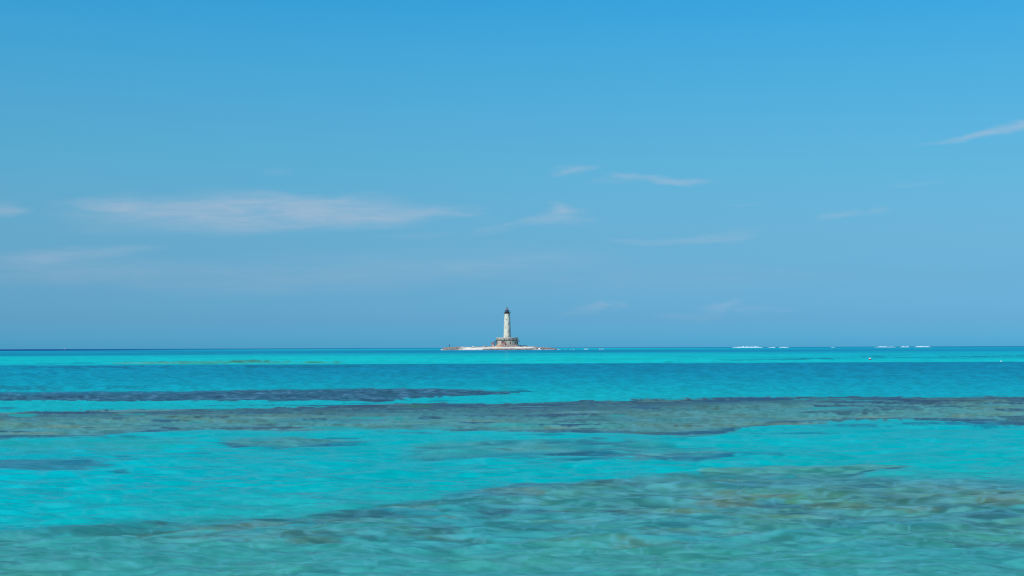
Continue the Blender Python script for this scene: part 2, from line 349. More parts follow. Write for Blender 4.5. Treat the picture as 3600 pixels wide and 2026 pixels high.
# the long reef across the frame
m_, dt, db = band([(0,1448),(300,1443),(600,1438),(900,1434),(1200,1427),(1350,1418),(1500,1414),(1800,1418),(2000,1409),(2300,1403),(2700,1397),(3000,1391),(3200,1395),(3600,1394)],
                  [(0,1541),(200,1540),(350,1536),(500,1522),(750,1510),(900,1517),(1000,1520),(1200,1512),(1500,1508),(1800,1524),(2300,1528),(2520,1524),(2700,1496),(2850,1486),(3000,1480),(3300,1478),(3600,1494)], 2.5, 5, 1.0)
thick = fade(PXX, [0, 900, 1500, 2000, 2600, 3600], [26, 24, 38, 42, 24, 18])
core = sstep(thick*1.9, thick*.15, dt+14*p2+7*p3+5*fC)
blend(m_*.9, (86,146,152)); blend(m_*sstep(-.2, .4, p1+.3*p2)*.75, (106,146,132)); blend(m_*sstep(.1, .6, p2-.2*p1)*.55, (50,150,170))
blend(m_*sstep(.1, .7, .5*f4+.5*fC+.5*p2)*.55, (58,96,122)); blend(m_*sstep(1500, 2000, PXX)*sstep(2900, 2300, PXX)*.3, (80,118,118)); blend(m_*sstep(.2, .7, -.5*fC-.4*f4+.5*p1)*.4, (118,140,122)); blend(m_*core*(.5+.4*sstep(-.3, .4, p2+.5*fC)), DARK); blend(m_*core*inner*.5, (72,105,125)); blend(m_*core*sstep(.1, .6, fC+.4*p3)*.55, (44,56,86)); blend(m_*core*sstep(.15, .6, -fC)*.4, (80,128,140))
low = sstep(12, 1, np.abs(db-6)+5*p2+3*fC)*sstep(-.5, .3, p2+.5*p1+.3)*fade(PXX, [0, 400, 900, 1500, 1700, 2500, 2700, 3600], [.8, .6, .25, .4, .7, .85, .8, .9])
blend(m_*low, (36,78,118))  # painted dark near edge: shadow side and depth of the reef wall
blend(m_*sstep(-1, 2.5, p1*4)*sstep(1650, 1750, PXX)*sstep(2300, 2100, PXX)*sstep(1470, 1485, PYY)*sstep(1515, 1500, PYY)*.6, (30,175,180))
streak(1840, 1493, 160, 6, (30,180,180), .6, .5); streak(1480, 1428, 50, 6, (60,125,95), .6, .4); streak(2780, 1521, 220, 3, (0,120,150), .6, .8); streak(3400, 1492, 220, 9, (10,110,150), .6, .7)
# green shelf left and small patches
streak(300, 1560, 460, 26, (40,165,168), .6, .6); streak(200, 1585, 300, 10, (40,150,165), .3, .8)
m_, dt, db = band([(700,1556),(760,1552),(950,1540),(1100,1539),(1280,1551),(1400,1556)], [(700,1556),(760,1562),(860,1573),(980,1580),(1100,1568),(1280,1561),(1400,1556)], 4, 3, .8, 740, 1300)
blend(m_*.75, (70,140,150)); blend(m_*sstep(14, 2, db+5*p2+3*fC)*.8, (24,88,135)); blend(m_*sstep(0, .5, p2)*.4, (90,150,155))  # dark near edge again painted as the wall's shadow side and depth
streak(560, 1598, 110, 6, (10,120,150), .6, .7); streak(650, 1594, 90, 4, (10,125,155), .5, .7)
m_, dt, db = band([(0,1615),(100,1614),(300,1622),(500,1628)], [(0,1652),(200,1652),(380,1650),(500,1634)], 5, 5, .8, None, 380, 90)
blend(m_*.8, (52,116,148)); blend(m_*sstep(.0, .5, p2+.4*fC)*.6, (42,84,122)); blend(m_*sstep(.1, .6, p1)*.4, (90,155,165))
# centre patch
m_, dt, db = band([(1200,1608),(1500,1560),(1800,1545),(2200,1543),(2450,1576),(2720,1588)], [(1200,1612),(1500,1622),(1800,1603),(2200,1608),(2350,1620),(2520,1610),(2720,1592)], 14, 6, 1.3, 1420, 2720, 160)
blend(m_*.62, (70,150,158)); blend(m_*sstep(-.1, .5, p1)*.45, TAN); blend(m_*sstep(.05, .6, p2+.3*p3+.4*fC)*.65, (36,92,126))
blend(m_*sstep(12, 2, np.abs(db-4)+3*p2)*.8*fade(PXX, [1500, 1800, 2200, 2700], [.3, .5, 1, .8]), (0,92,140))  # near edge darkened for the shaded, deeper reef wall
streak(2620, 1597, 130, 6, (20,110,140), .6, .6); streak(2960, 1497, 200, 5, (10,120,160), .4, .9)
# near shoal, right and along the bottom
m_, dt, db = band([(0,1868),(280,1858),(560,1836),(980,1822),(1258,1802),(1537,1752),(1800,1712),(2000,1698),(2150,1676),(2360,1668),(2500,1655),(2900,1658),(3100,1670),(3340,1680),(3600,1684)], [(0,4000),(3600,4000)], 11, 9, 1.0)
fo = fade(PXX, [0, 1200, 1900, 2600, 3600], [.6, .75, .92, 1, 1])
blend(m_*.84*fo, (58,148,164)); blend(m_*fo*sstep(1500, 2300, PXX)*sstep(1880, 1780, PYY)*.6, (84,142,138)); blend(m_*fo*sstep(-.25, .4, p1+.2*p2)*.6, (92,148,130)); blend(m_*fo*sstep(1350, 2000, PXX)*sstep(1850, 1770, PYY)*sstep(.1, .6, p2-.3*p1)*.35, (78,108,116)); blend(m_*fo*sstep(.15, .6, -p1+.4*p2)*.45, (64,168,188))
blend(m_*fo*sstep(.12, .6, p2+.35*p3)*.42*sstep(1900, 1750, PYY), (50,98,120)); blend(m_*sstep(1830, 1950, PYY)*.55, (66,160,158))
blend(m_*sstep(.1, .5, p1*.6+p2*.6)*sstep(1830, 1950, PYY)*.4, (70,140,122))
top = m_*sstep(40, 5, dt+12*p2)*fade(PXX, [0, 1200, 1700, 2100, 2300, 3600], [.15, .3, .6, .5, .3, .3]); blend(top, (52,112,140))
m_, dt, db = band([(2380,1662),(2550,1642),(2800,1629),(3000,1624),(3120,1627),(3230,1632)], [(2380,1664),(2700,1664),(3000,1664),(3100,1650),(3230,1634)], 4, 3, .7, 2420, 3210)
blend(m_*.85, (84,158,148)); blend(m_*sstep(9, 1, db+3*p2)*fade(PXX, [2400, 2900, 3000], [.3, .5, .9]), (30,95,118))  # lower edge painted dark: shadow side and depth of the wall
for a in [(2560,1745,150,26,(118,140,122),.65),(2760,1742,130,24,(90,158,128),.7),(2680,1735,70,10,(128,135,115),.6),(3540,1742,150,22,(110,140,125),.6),(3420,1755,120,10,(86,125,120),.5),(2700,1766,180,6,(40,90,125),.6),(2010,1798,260,10,(58,92,122),.6),(2300,1816,140,10,(56,104,128),.55),(2400,1800,120,8,(120,140,135),.4),
          (3250,1748,140,9,(60,112,112),.5),(3280,1762,200,8,(60,120,130),.5),(700,1898,160,10,(98,140,145),.6),(820,1908,110,6,(40,88,130),.65),(1500,1870,160,22,(88,140,125),.5),(1380,1800,240,12,(40,135,155),.4),(2100,1900,180,22,(70,140,120),.4),(1480,1920,90,6,(50,100,120),.4),
          (2700,1960,420,30,(62,150,135),.5),(3200,1880,360,22,(70,145,130),.45),(2300,1690,200,14,(80,130,140),.4),(2550,1690,260,10,(60,115,120),.5),(1850,1712,90,5,(52,100,135),.6),(3300,1700,280,10,(92,150,150),.4)]:
    streak(*a[:4], a[4], a[5], .7)
rq = random.Random(23)
tops = ([0,900,1500,2000,2700,3600], [1446,1434,1414,1409,1397,1394]); bots = ([0,350,750,1200,1800,2500,2850,3600], [1540,1535,1511,1512,1524,1524,1487,1494])
for k in range(130):            # weed and coral streaks along the long reef
    x = rq.uniform(-50, 3650); a, b_ = np.interp(x, *tops), np.interp(x, *bots); u = rq.random()**1.5; y = a+(b_-a)*(.04+.94*u)
    c_ = [(52,72,108), (62,92,112), (84,110,100), (46,84,124), (120,148,134), (30,165,172), (100,150,160)][rq.choice([0,0,1,1,2,3,3,4,5,6])]
    streak(x, y, rq.uniform(30, 150), rq.uniform(2, 5), c_, rq.uniform(.55, .95), .8)
for k in range(26):             # outliers round its edges and the centre patch
    x = rq.uniform(0, 3600); y = np.interp(x, *(bots if k % 3 else tops))+rq.uniform(-5, 9)*(1 if k % 3 else -.6)
    streak(x, y, rq.uniform(30, 110), rq.uniform(1.5, 3.5), [(30,84,124), (40,110,140)][k % 2], rq.uniform(.35, .65), .8)
for k in range(34):
    x = rq.gauss(2080, 330); y = 1585+rq.gauss(0, 20)-(x-2080)*.01
    streak(x, y, rq.uniform(40, 130), rq.uniform(2, 5.5), [(26,92,132), (40,110,132), (92,140,136), (50,84,110), (10,140,158)][k % 5], rq.uniform(.35, .6), .8)
for k in range(20):             # feathered ends of the small left patches
    x, y = rq.choice([(rq.uniform(0, 480), rq.uniform(1612, 1656)), (rq.uniform(700, 1320), rq.uniform(1538, 1580))])
    streak(x, y, rq.uniform(30, 90), rq.uniform(2, 4.5), [(30,92,130), (8,160,178), (50,120,145), (10,168,184)][k % 4], rq.uniform(.4, .65), .8)
for k in range(120):            # near shoal: brown coral, dark weed, pale sand, mostly to the right
    x = 3650-rq.random()**1.35*3400; tp = np.interp(x, [0,560,1258,1800,2360,3600], [1868,1834,1802,1712,1668,1690]); y = tp+8+rq.random()**1.3*(1900-tp); w_ = (y-1220)/480
    c_ = [(108,128,112), (96,118,96), (44,84,112), (52,96,104), (62,78,98), (118,152,150), (34,118,122)][rq.choice([0,0,1,2,2,3,3,4,5,6])]
    streak(x, y, rq.uniform(40, 170)*w_, rq.uniform(3, 9)*w_, c_, rq.uniform(.28, .6), .9)
nearm = sstep(150, 330, Q)
reefy = sstep(.02, .07, COLR[..., 0])
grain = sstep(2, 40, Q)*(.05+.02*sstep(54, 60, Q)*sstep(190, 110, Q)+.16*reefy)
COLR = COLR*np.clip(1+grain*(.9*f4)*(1-.45*nearm), .5, 1.6)[..., None]  # coarse ripple light and dark multiplied into the colour
COLR = COLR*np.clip(1+fC*sstep(4, 50, Q)*(.085+.09*sstep(54, 60, Q)*sstep(210, 130, Q)+.19*reefy), .45, 1.7)[..., None]  # fine wavelet light and dark multiplied into the colour
COLR = COLR*np.clip(1+nearm*(.03+.05*reefy)*(f_mid+.8*f_fine)+nearm*reefy*.12*f_big, .45, 1.6)[..., None]
nr_ = nearm*reefy
blend(nr_*sstep(.15, .9, fC+.35*fD2)*.26, (98,170,196)); blend(nr_*sstep(.2, 1., -fC-.45*fD2)*.34, (36,108,108)); far_ = sstep(720, 520, Q)  # painted ripples over the reef: pale sky reflection, dark facets
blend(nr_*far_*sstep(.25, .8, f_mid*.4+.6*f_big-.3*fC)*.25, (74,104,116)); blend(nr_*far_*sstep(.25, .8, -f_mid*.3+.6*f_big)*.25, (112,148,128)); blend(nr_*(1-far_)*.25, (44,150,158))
st_ = np.clip(1-7*np.abs(perlin(wx*24+wz*.7, Q/19+wz*.8, 111)+.25*perlin(wx*70, Q/9, 112)), 0, 1); blend(nearm*st_*(.12+.22*reefy), (104,182,210))  # thin sky reflections on the crests, painted into the water colour
blend(nearm*(1-reefy)*sstep(.2, .9, fD2+.5*fC)*.22, (0,158,158)); blend(nearm*(1-reefy)*sstep(.3, .9, -fD2+.5*fC)*.16, (60,190,215))  # painted ripples on open shallows: dark facets, pale sky reflection
COLR = np.clip(COLR, 0, 1)
#SAT#
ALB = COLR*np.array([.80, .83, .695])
idx = np.arange(nr*nc).reshape(nr, nc)
quads = np.stack([idx[:-1, :-1], idx[:-1, 1:], idx[1:, 1:], idx[1:, :-1]], -1).reshape(-1, 4)
me = bpy.data.meshes.new('sea')
me.vertices.add(nr*nc); me.vertices.foreach_set('co', np.stack([XX, YY, ZZ], -1).astype(np.float32).ravel())
me.loops.add(quads.size); me.loops.foreach_set('vertex_index', quads.ravel().astype(np.int32))
me.polygons.add(len(quads)); me.polygons.foreach_set('loop_start', np.arange(0, quads.size, 4, dtype=np.int32))
me.polygons.foreach_set('loop_total', np.full(len(quads), 4, np.int32))
me.update(calc_edges=True); me.polygons.foreach_set('use_smooth', np.ones(len(quads), bool))
ca = me.color_attributes.new('bed_ripple_colour', 'FLOAT_COLOR', 'POINT')  # bed colour together with the painted ripple light and sky streaks
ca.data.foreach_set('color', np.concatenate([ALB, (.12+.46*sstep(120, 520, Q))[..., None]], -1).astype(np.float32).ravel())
sea = bpy.data.objects.new('sea', me); COL.objects.link(sea); tag(sea, kind='structure')
wm_ = bpy.data.materials.new('sea_water'); wm_.use_nodes = True; t = wm_.node_tree; t.nodes.remove(t.nodes['Principled BSDF'])
at_ = t.nodes.new('ShaderNodeAttribute'); at_.attribute_name = 'bed_ripple_colour'
df = t.nodes.new('ShaderNodeBsdfDiffuse'); t.links.new(at_.outputs['Color'], df.inputs['Color'])
gl = t.nodes.new('ShaderNodeBsdfGlossy'); gl.inputs['Roughness'].default_value = .12
fr = t.nodes.new('ShaderNodeFresnel'); fr.inputs[0].default_value = 1.333
f2 = t.nodes.new('ShaderNodeMapRange'); t.links.new(fr.outputs[0], f2.inputs[0])      # seen through a polarising filter: only the steepest glancing facets mirror the sky
f2.inputs[1].default_value = .16; f2.inputs[2].default_value = .92; f2.inputs[3].default_value = .0; t.links.new(at_.outputs['Alpha'], f2.inputs[4])
ms = t.nodes.new('ShaderNodeMixShader'); t.links.new(f2.outputs[0], ms.inputs[0]); t.links.new(df.outputs[0], ms.inputs[1]); t.links.new(gl.outputs[0], ms.inputs[2])
t.links.new(ms.outputs[0], t.nodes['Material Output'].inputs[0])
tcn = t.nodes.new('ShaderNodeTexCoord'); prev = None
for i, (lx, ly, s_) in enumerate([(.12, .07, .012), (.45, .22, .035), (1.8, 1.1, .10)]):
    mp = t.nodes.new('ShaderNodeMapping'); mp.inputs['Scale'].default_value = (1/lx, 1/ly, 1); mp.inputs['Rotation'].default_value = (0, 0, .1*(i-1)); t.links.new(tcn.outputs['Object'], mp.inputs[0])
    n = t.nodes.new('ShaderNodeTexNoise'); n.inputs['Scale'].default_value = 1; n.inputs['Detail'].default_value = 3; t.links.new(mp.outputs[0], n.inputs[0])
    bp = t.nodes.new('ShaderNodeBump'); bp.inputs['Strength'].default_value = .75; bp.inputs['Distance'].default_value = s_
    t.links.new(n.outputs[0], bp.inputs['Height'])
    if prev: t.links.new(prev, bp.inputs['Normal'])
    prev = bp.outputs[0]
for n_ in (df, gl, fr): t.links.new(prev, n_.inputs['Normal'])
me.materials.append(wm_)
#OBJECTS#
# ------------------------------------------------------------------ the island
YT = 1392.0                      # distance of the tower's axis
SC = YT/FPX                      # metres to one photo pixel there
X0 = at(1783.2, 1200, YT)[0]     # the tower's axis
def zz(py, px=1783.2, Y=YT): return at(px, py, Y)[2]
def xx(px, Y=YT): return at(px, 1200, Y)[0]

ix = np.arange(xx(1548, 1360), xx(1960, 1360), .3); iy = np.arange(1334.0, 1452.0, .5)
IX, IY = np.meshgrid(ix, iy)
ipx = 1800+IX/1365*FPX
# skyline of the ground, measured at the ridge (photo pixels)
sk = [(1550,1228),(1558,1226.5),(1564,1223.2),(1580,1222.4),(1600,1221.2),(1640,1220.2),(1700,1219.6),(1725,1218.6),(1745,1217.6),(1785,1219),(1820,1217.6),(1850,1217.8),(1870,1219.6),(1890,1221.6),(1910,1222.8),(1936,1224.4),(1950,1226),(1960,1228)]
SX, SY = zip(*sk)
H = EYE+(horizon(ipx)-np.interp(ipx, SX, SY))*SC
yf = 1342+4*perlin(IX/14, IX*0+3.3, 4)+np.interp(ipx, [1548, 1570, 1640, 1700, 1880, 1920, 1960], [22, 14, 6, 0, 0, 8, 22])
dd = IY-yf
rocky = np.clip(sstep(1640, 1600, ipx+14*perlin(IX/5, IY/5, 5))+sstep(1862, 1885, ipx+10*perlin(IX/5, IY/5, 6)), 0, 1)
ledge = sstep(1690, 1702, ipx)*(1-rocky)*sstep(1878, 1868, ipx)
hr = sstep(0, 5, dd)*.62+sstep(3, 16, dd)*.38                              # rocky shore: steep
hs = sstep(0, 24, dd)*.55+sstep(16, 38, dd)*.45                            # beach: gentle
lz = 1.15*sstep(0, 2.2, dd)+.0*dd                                           # rock shelf at the foot of the beach
base = H*(hr*rocky+hs*(1-rocky))
base = np.maximum(base, lz*ledge*np.clip(1+.5*perlin(IX/3, IY/3, 7), .5, 1.4))
back = sstep(1450, 1425, IY+5*perlin(IX/12, IY/12, 8))
rough = rocky*.42+(1-rocky)*(.05+.15*ledge*sstep(6, 2, dd))+.16*sstep(30, 40, dd)*sstep(1.5, 2.5, base)
IZ = base*back+rough*np.abs(perlin(IX/1.6, IY/1.6, 9)*1.6+.8*perlin(IX/.7, IY/.7, 10))*sstep(0, 2, dd)-.5*sstep(1, -3, dd)-.6*(1-back)
IZ = np.where(dd < -3, -.6, IZ)
# ground cover weights: rock (R), ochre earth (G), wet dark rock (B)
rk = np.clip(rocky*sstep(-.45, .0, perlin(IX/4, IY/4, 12)+.3)+ledge*sstep(9, 5, dd+3*perlin(IX/6, IY/4, 13))*1.0, 0, 1)
up = sstep(24, 29, dd+3*perlin(IX/8, IY/5, 14))*(1-rocky)
rk = np.maximum(rk, up*sstep(-.1, .25, perlin(IX/5, IY/4, 15)+.25))
line = sstep(1600, 1640, ipx)*sstep(1860, 1840, ipx)*sstep(2.2, .8, np.abs(dd-9.5-3*perlin(IX/16, IX*0, 16)))*sstep(-.25, .15, perlin(IX/7, IY/3, 17))
rk = np.maximum(rk, line*.9)
och = sstep(1728, 1740, ipx)*sstep(1768, 1758, ipx)*sstep(22, 26, dd)
wet = sstep(2.4, .6, dd)*np.maximum(rocky, ledge)*.8+line*.4+rocky*sstep(.1, .5, perlin(IX/2.2, IY/2.2, 18))*.8
nri, nci = IX.shape
idx = np.arange(nri*nci).reshape(nri, nci)
quads = np.stack([idx[:-1, :-1], idx[:-1, 1:], idx[1:, 1:], idx[1:, :-1]], -1).reshape(-1, 4)
me = bpy.data.meshes.new('island_ground'); me.from_pydata(np.stack([IX, IY, IZ], -1).reshape(-1, 3).tolist(), [], quads.tolist())
ca = me.color_attributes.new('cover', 'FLOAT_COLOR', 'POINT')
ca.data.foreach_set('color', np.stack([rk, och, np.clip(wet, 0, 1), np.ones_like(rk)], -1).astype(np.float32).ravel())
isl = bpy.data.objects.new('island_ground', me); COL.objects.link(isl); tag(isl, kind='structure')
im = bpy.data.materials.new('island_cover'); im.use_nodes = True; t = im.node_tree; b = t.nodes['Principled BSDF']; b.inputs['Roughness'].default_value = .95; b.inputs['Specular IOR Level'].default_value = .1
a_ = t.nodes.new('ShaderNodeAttribute'); a_.attribute_name = 'cover'; s_ = t.nodes.new('ShaderNodeSeparateColor'); t.links.new(a_.outputs['Color'], s_.inputs[0])
tcn = t.nodes.new('ShaderNodeTexCoord')
n = t.nodes.new('ShaderNodeTexNoise'); n.inputs['Scale'].default_value = .9; n.inputs['Detail'].default_value = 6; t.links.new(tcn.outputs['Object'], n.inputs[0])
def mixc(f, a, b_):
    x = t.nodes.new('ShaderNodeMix'); x.data_type = 'RGBA'
    if isinstance(f, float): x.inputs['Factor'].default_value = f
    else: t.links.new(f, x.inputs['Factor'])
    for i, c in ((6, a), (7, b_)):
        if isinstance(c, tuple): x.inputs[i].default_value = (*c, 1)
        else: t.links.new(c, x.inputs[i])
    return x.outputs[2]
r_ = t.nodes.new('ShaderNodeMapRange'); r_.inputs[1].default_value = .4; r_.inputs[2].default_value = .6; t.links.new(n.outputs[0], r_.inputs[0])
sand = mixc(r_.outputs[0], (.86, .79, .67), (.74, .66, .54)); rock = mixc(r_.outputs[0], (.14, .11, .09), (.38, .31, .24))
c = mixc(s_.outputs[0], sand, rock); c = mixc(s_.outputs[1], c, (.62, .42, .24)); c = mixc(s_.outputs[2], c, (.07, .055, .06))
t.links.new(c, b.inputs['Base Color']); me.materials.append(im)
def ground(x, y):
    j = int(np.clip(round((x-ix[0])/.3), 0, nci-1)); i = int(np.clip(round((y-iy[0])/.5), 0, nri-1)); return float(IZ[i, j])

# ------------------------------------------------------------------ materials
M = {}
M['white'] = material('weathered_white_plaster', (.80,.72,.56), .9, (.66,.57,.40), .5, (.5, .62), extra=[((.36,.35,.33), 1.1, (.60, .70), .35)])
M['plaster'] = material('stained_plaster', (.60,.53,.40), .95, (.34,.28,.20), .55, (.52, .62), extra=[((.62,.56,.44), .8, (.5, .58), .35), ((.16,.14,.12), 1.4, (.57, .66), .3)])
M['parapet'] = material('parapet_plaster', (.62,.54,.42), .95, (.34,.28,.21), .8, (.5, .62), extra=[((.42,.44,.34), .5, (.55, .65), 1), ((.2,.17,.15), 2.0, (.6, .68), 1)])
M['cap'] = material('pale_coping', (.70,.63,.55), .9, (.5,.42,.36), 1.0)
M['dark'] = material('dark_opening', (.018,.018,.022), .8)
M['iron'] = material('rusty_dark_iron', (.075,.02,.028), .7, (.02,.018,.04), 1.5, (.45, .6))
M['ironb'] = material('blue_black_iron', (.02,.025,.06), .6, (.05,.03,.05), 2.0)
M['glass'] = material('lantern_glass', (.10,.19,.24), .08, spec=.8)
M['lens'] = material('green_glass_lens', (.02,.09,.09), .15, spec=.8)
M['pink'] = material('pale_pink_paint', (.52,.42,.42), .85)
M['ochre'] = material('yellowed_plaster', (.62,.54,.36), .95, (.30,.24,.14), 1.5)
M['beam'] = material('rotten_roof_beam', (.09,.06,.085), .85, (.04,.035,.06), 1.2)
M['brick'] = material('faded_red_brick', (.40,.165,.16), .95, (.56,.32,.28), 1.1, (.5, .62), bump=.4)
M['brick2'] = material('dark_red_brick', (.24,.07,.075), .95, (.40,.17,.16), 1.3)
M['plinth'] = material('pink_stone_plinth', (.58,.43,.37), .95, (.40,.25,.22), 1.1, (.48, .6))
M['purple'] = material('purple_grey_masonry', (.30,.21,.19), .95, (.50,.42,.36), .9, (.54, .66))
M['slate'] = material('dark_tiled_roof', (.045,.06,.06), .8, (.10,.11,.10), 1.5)
M['terra'] = material('terracotta_rubble', (.46,.17,.09), .95, (.60,.34,.22), 1.4, bump=.5)
M['stone'] = material('buff_rubble', (.40,.32,.27), .95, (.20,.14,.13), 1.2, bump=.5)
M['rock'] = material('grey_shore_rock', (.22,.19,.19), .95, (.42,.37,.33), 1.0, bump=.4)
M['pale'] = material('bleached_rock', (.72,.69,.66), .9, (.5,.47,.45), 1.5)
M['leaf'] = material('olive_scrub', (.085,.085,.035), .95, (.16,.12,.07), 1.5)
M['foam'] = material('white_foam', (.86,.88,.89), .95, (.62,.76,.80), .25, (.56, .68))
M['buoyr'] = material('faded_red_plastic', (.70,.07,.10), .5, (.6,.16,.16), 6)
M['buoyw'] = material('white_plastic', (.82,.8,.8), .5)
M['sail'] = material('hazed_sailcloth', (.40,.47,.55), .8)  # white cloth, with the blue-grey of distance haze put into its colour
M['hull'] = material('white_hull', (.6,.62,.64), .4)
M['mortar'] = material('grey_stained_plaster', (.34,.31,.26), .95, (.62,.57,.47), .9, (.48, .58), extra=[((.17,.17,.17), 1.8, (.58, .66), .6)])

# ------------------------------------------------------------------ lighthouse
G0 = zz(1216.5)                  # level of the ground under the house
LH = empty('lighthouse', (X0, YT, G0), 'tall weathered white lighthouse tower rising from a round stained base building on the islet', 'lighthouse')
def hz(py): return zz(py)-G0
RB, RT, ZB, ZT = 12.95*SC, 9.9*SC, hz(1188.5), hz(1105)
tow = MB().lathe([(RB+(RT-RB)*k/24, ZB-.3+(ZT-ZB+.3)*k/24) for k in range(25)]+[(RT, ZT)], 64).build('tower', M['white'], LH, True)
# grey lichen and lost plaster on the weather side (right hand) of the tower, part of the paint itself
t = M['white'].node_tree; b = t.nodes['Principled BSDF']; src = b.inputs['Base Color'].links[0].from_socket
tcn = t.nodes.new('ShaderNodeTexCoord'); sp = t.nodes.new('ShaderNodeSeparateXYZ'); t.links.new(tcn.outputs['Object'], sp.inputs[0])
n1 = t.nodes.new('ShaderNodeTexNoise'); n1.inputs['Scale'].default_value = .35; n1.inputs['Detail'].default_value = 8; n1.inputs['Roughness'].default_value = .75; t.links.new(tcn.outputs['Object'], n1.inputs[0])
def mn_(op, a, b_):
    x = t.nodes.new('ShaderNodeMath'); x.operation = op
    for i, v_ in enumerate((a, b_)):
        if isinstance(v_, (int, float)): x.inputs[i].default_value = v_
        else: t.links.new(v_, x.inputs[i])
    return x.outputs[0]
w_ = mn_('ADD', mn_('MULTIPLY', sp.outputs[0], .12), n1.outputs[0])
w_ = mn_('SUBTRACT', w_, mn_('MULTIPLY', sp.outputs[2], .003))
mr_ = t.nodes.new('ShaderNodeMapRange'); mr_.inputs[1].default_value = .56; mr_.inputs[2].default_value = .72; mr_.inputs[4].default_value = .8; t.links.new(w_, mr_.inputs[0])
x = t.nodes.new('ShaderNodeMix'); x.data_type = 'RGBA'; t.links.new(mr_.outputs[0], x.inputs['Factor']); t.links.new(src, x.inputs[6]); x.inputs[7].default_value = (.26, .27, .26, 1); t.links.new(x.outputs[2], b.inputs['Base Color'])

def wall_box(name, mat, parent, deg, z, w, h, R, proud=.06, depth=.3, inset=False):
    """a box set in a round wall of radius R at a bearing (0 = towards the viewer, + = to the right)"""
    a = math.radians(deg); mb = MB()
    mb.box(-w/2, w/2, -R-proud, -R+depth, z-h/2, z+h/2, rot=a)
    return mb.build(name, mat, parent)
def window(deg, z, w, h, R, parent, name='window', frame=M['white'], pane='pane', fw=.12):
    a = math.radians(deg); mb = MB()
    mb.box(-w/2-fw, -w/2, -R-.07, -R+.3, z-h/2-fw, z+h/2+fw, a); mb.box(w/2, w/2+fw, -R-.07, -R+.3, z-h/2-fw, z+h/2+fw, a)
    mb.box(-w/2, w/2, -R-.07, -R+.3, z+h/2, z+h/2+fw, a); mb.box(-w/2, w/2, -R-.1, -R+.3, z-h/2-fw, z-h/2, a)
    f = mb.build(name, frame, parent)
    MB().box(-w/2, w/2, -R-.03, -R+.25, z-h/2, z+h/2, a).build(pane, M['dark'], f)
    return f
for deg, py in ((-63,1110.4),(22,1110.4),(-20,1124.4),(-63,1139),(23,1138.6),(-20,1153.3),(-63,1168),(24,1167.8),(-20,1182.2)):
    z = hz(py); R = RB+(RT-RB)*(z-ZB)/(ZT-ZB); big = py > 1180
    window(deg, z, .62 if not big else .75, .95 if not big else 1.15, R, LH)
MB().lathe([(RT-.2, ZT-.15), (RT+.12, ZT-.1), (RT+.16, ZT+.1), (RT+.05, ZT+.25), (RT+.25, ZT+.75), (RT+.35, ZT+.9), (RT-.3, ZT+.95)], 64).build('corbel', M['ochre'], LH, False)
ZG = ZT+.92
MB().lathe([(RT-.5, ZG), (RT+.62, ZG+.02), (RT+.66, ZG+.3), (1.5, ZG+.34)], 48).build('gallery_deck', M['iron'], LH)
mb = MB(); RR = RT+.55
for k in range(20):
    a = 2*math.pi*k/20; mb.tube((RR*math.sin(a), -RR*math.cos(a), ZG+.3), (RR*math.sin(a), -RR*math.cos(a), ZG+1.55), .05, 6)
for z in (.75, 1.15, 1.52): mb.lathe([(RR-.04, ZG+z-.04), (RR+.04, ZG+z-.04), (RR+.04, ZG+z+.04), (RR-.04, ZG+z+.04)], 40, closed=True)
mb.build('railing', M['iron'], LH)
RL = 7.2*SC; zl0 = ZG+.3; zl1 = hz(1096.3); zl2 = hz(1088.2)
MB().lathe([(RL+.12, zl0), (RL+.12, zl1-.1), (RL+.2, zl1-.08), (RL+.2, zl1+.05), (RL-.25, zl1+.07)], 32).build('lantern_base', M['iron'], LH)
MB().lathe([(RL*.96, zl1), (RL*.96, zl2)], 16).build('lantern_glass', M['glass'], LH)
mb = MB()
for k in range(8):
    a = 2*math.pi*(k+.5)/8; mb.tube((RL*math.sin(a), -RL*math.cos(a), zl1), (RL*math.sin(a), -RL*math.cos(a), zl2), .09, 6)
mb.lathe([(RL-.06, (zl1+zl2)/2-.04), (RL+.05, (zl1+zl2)/2-.04), (RL+.05, (zl1+zl2)/2+.04), (RL-.06, (zl1+zl2)/2+.04)], 32, closed=True)
mb.build('glazing_bars', M['ironb'], LH)
M['glass'].node_tree.nodes['Principled BSDF'].inputs['Alpha'].default_value = .45
MB().lathe([(.25, zl1), (.3, zl1+.4), (.62, zl1+.75), (.7, zl1+1.1), (.62, zl1+1.5), (.3, zl1+1.8), (.05, zl1+1.9)], 20).build('lamp_lens', M['lens'], LH, True)
MB().lathe([(RL-.1, zl2-.05), (RL+.22, zl2-.03), (RL+.22, zl2+.1), (RL*.6, zl2+.45), (RL*.35, hz(1085.6)), (.2, hz(1085.4))], 32).build('lantern_roof', M['pink'], LH)
MB().lathe([(.5, hz(1086)), (.95, hz(1085.5)), (.95, hz(1083.2)), (.6, hz(1082.8)), (.12, hz(1082.2)), (.06, hz(1081.6))], 20).build('ventilator', M['ironb'], LH)
mb = MB().tube((0, 0, hz(1083)), (0, 0, hz(1078.6)), .07, 6); mb.box(-.95, .15, -.05, .05, hz(1079.9), hz(1078.9)); mb.box(.15, .5, -.04, .04, hz(1079.5), hz(1079.2))
mb.build('weather_vane', M['ironb'], LH)
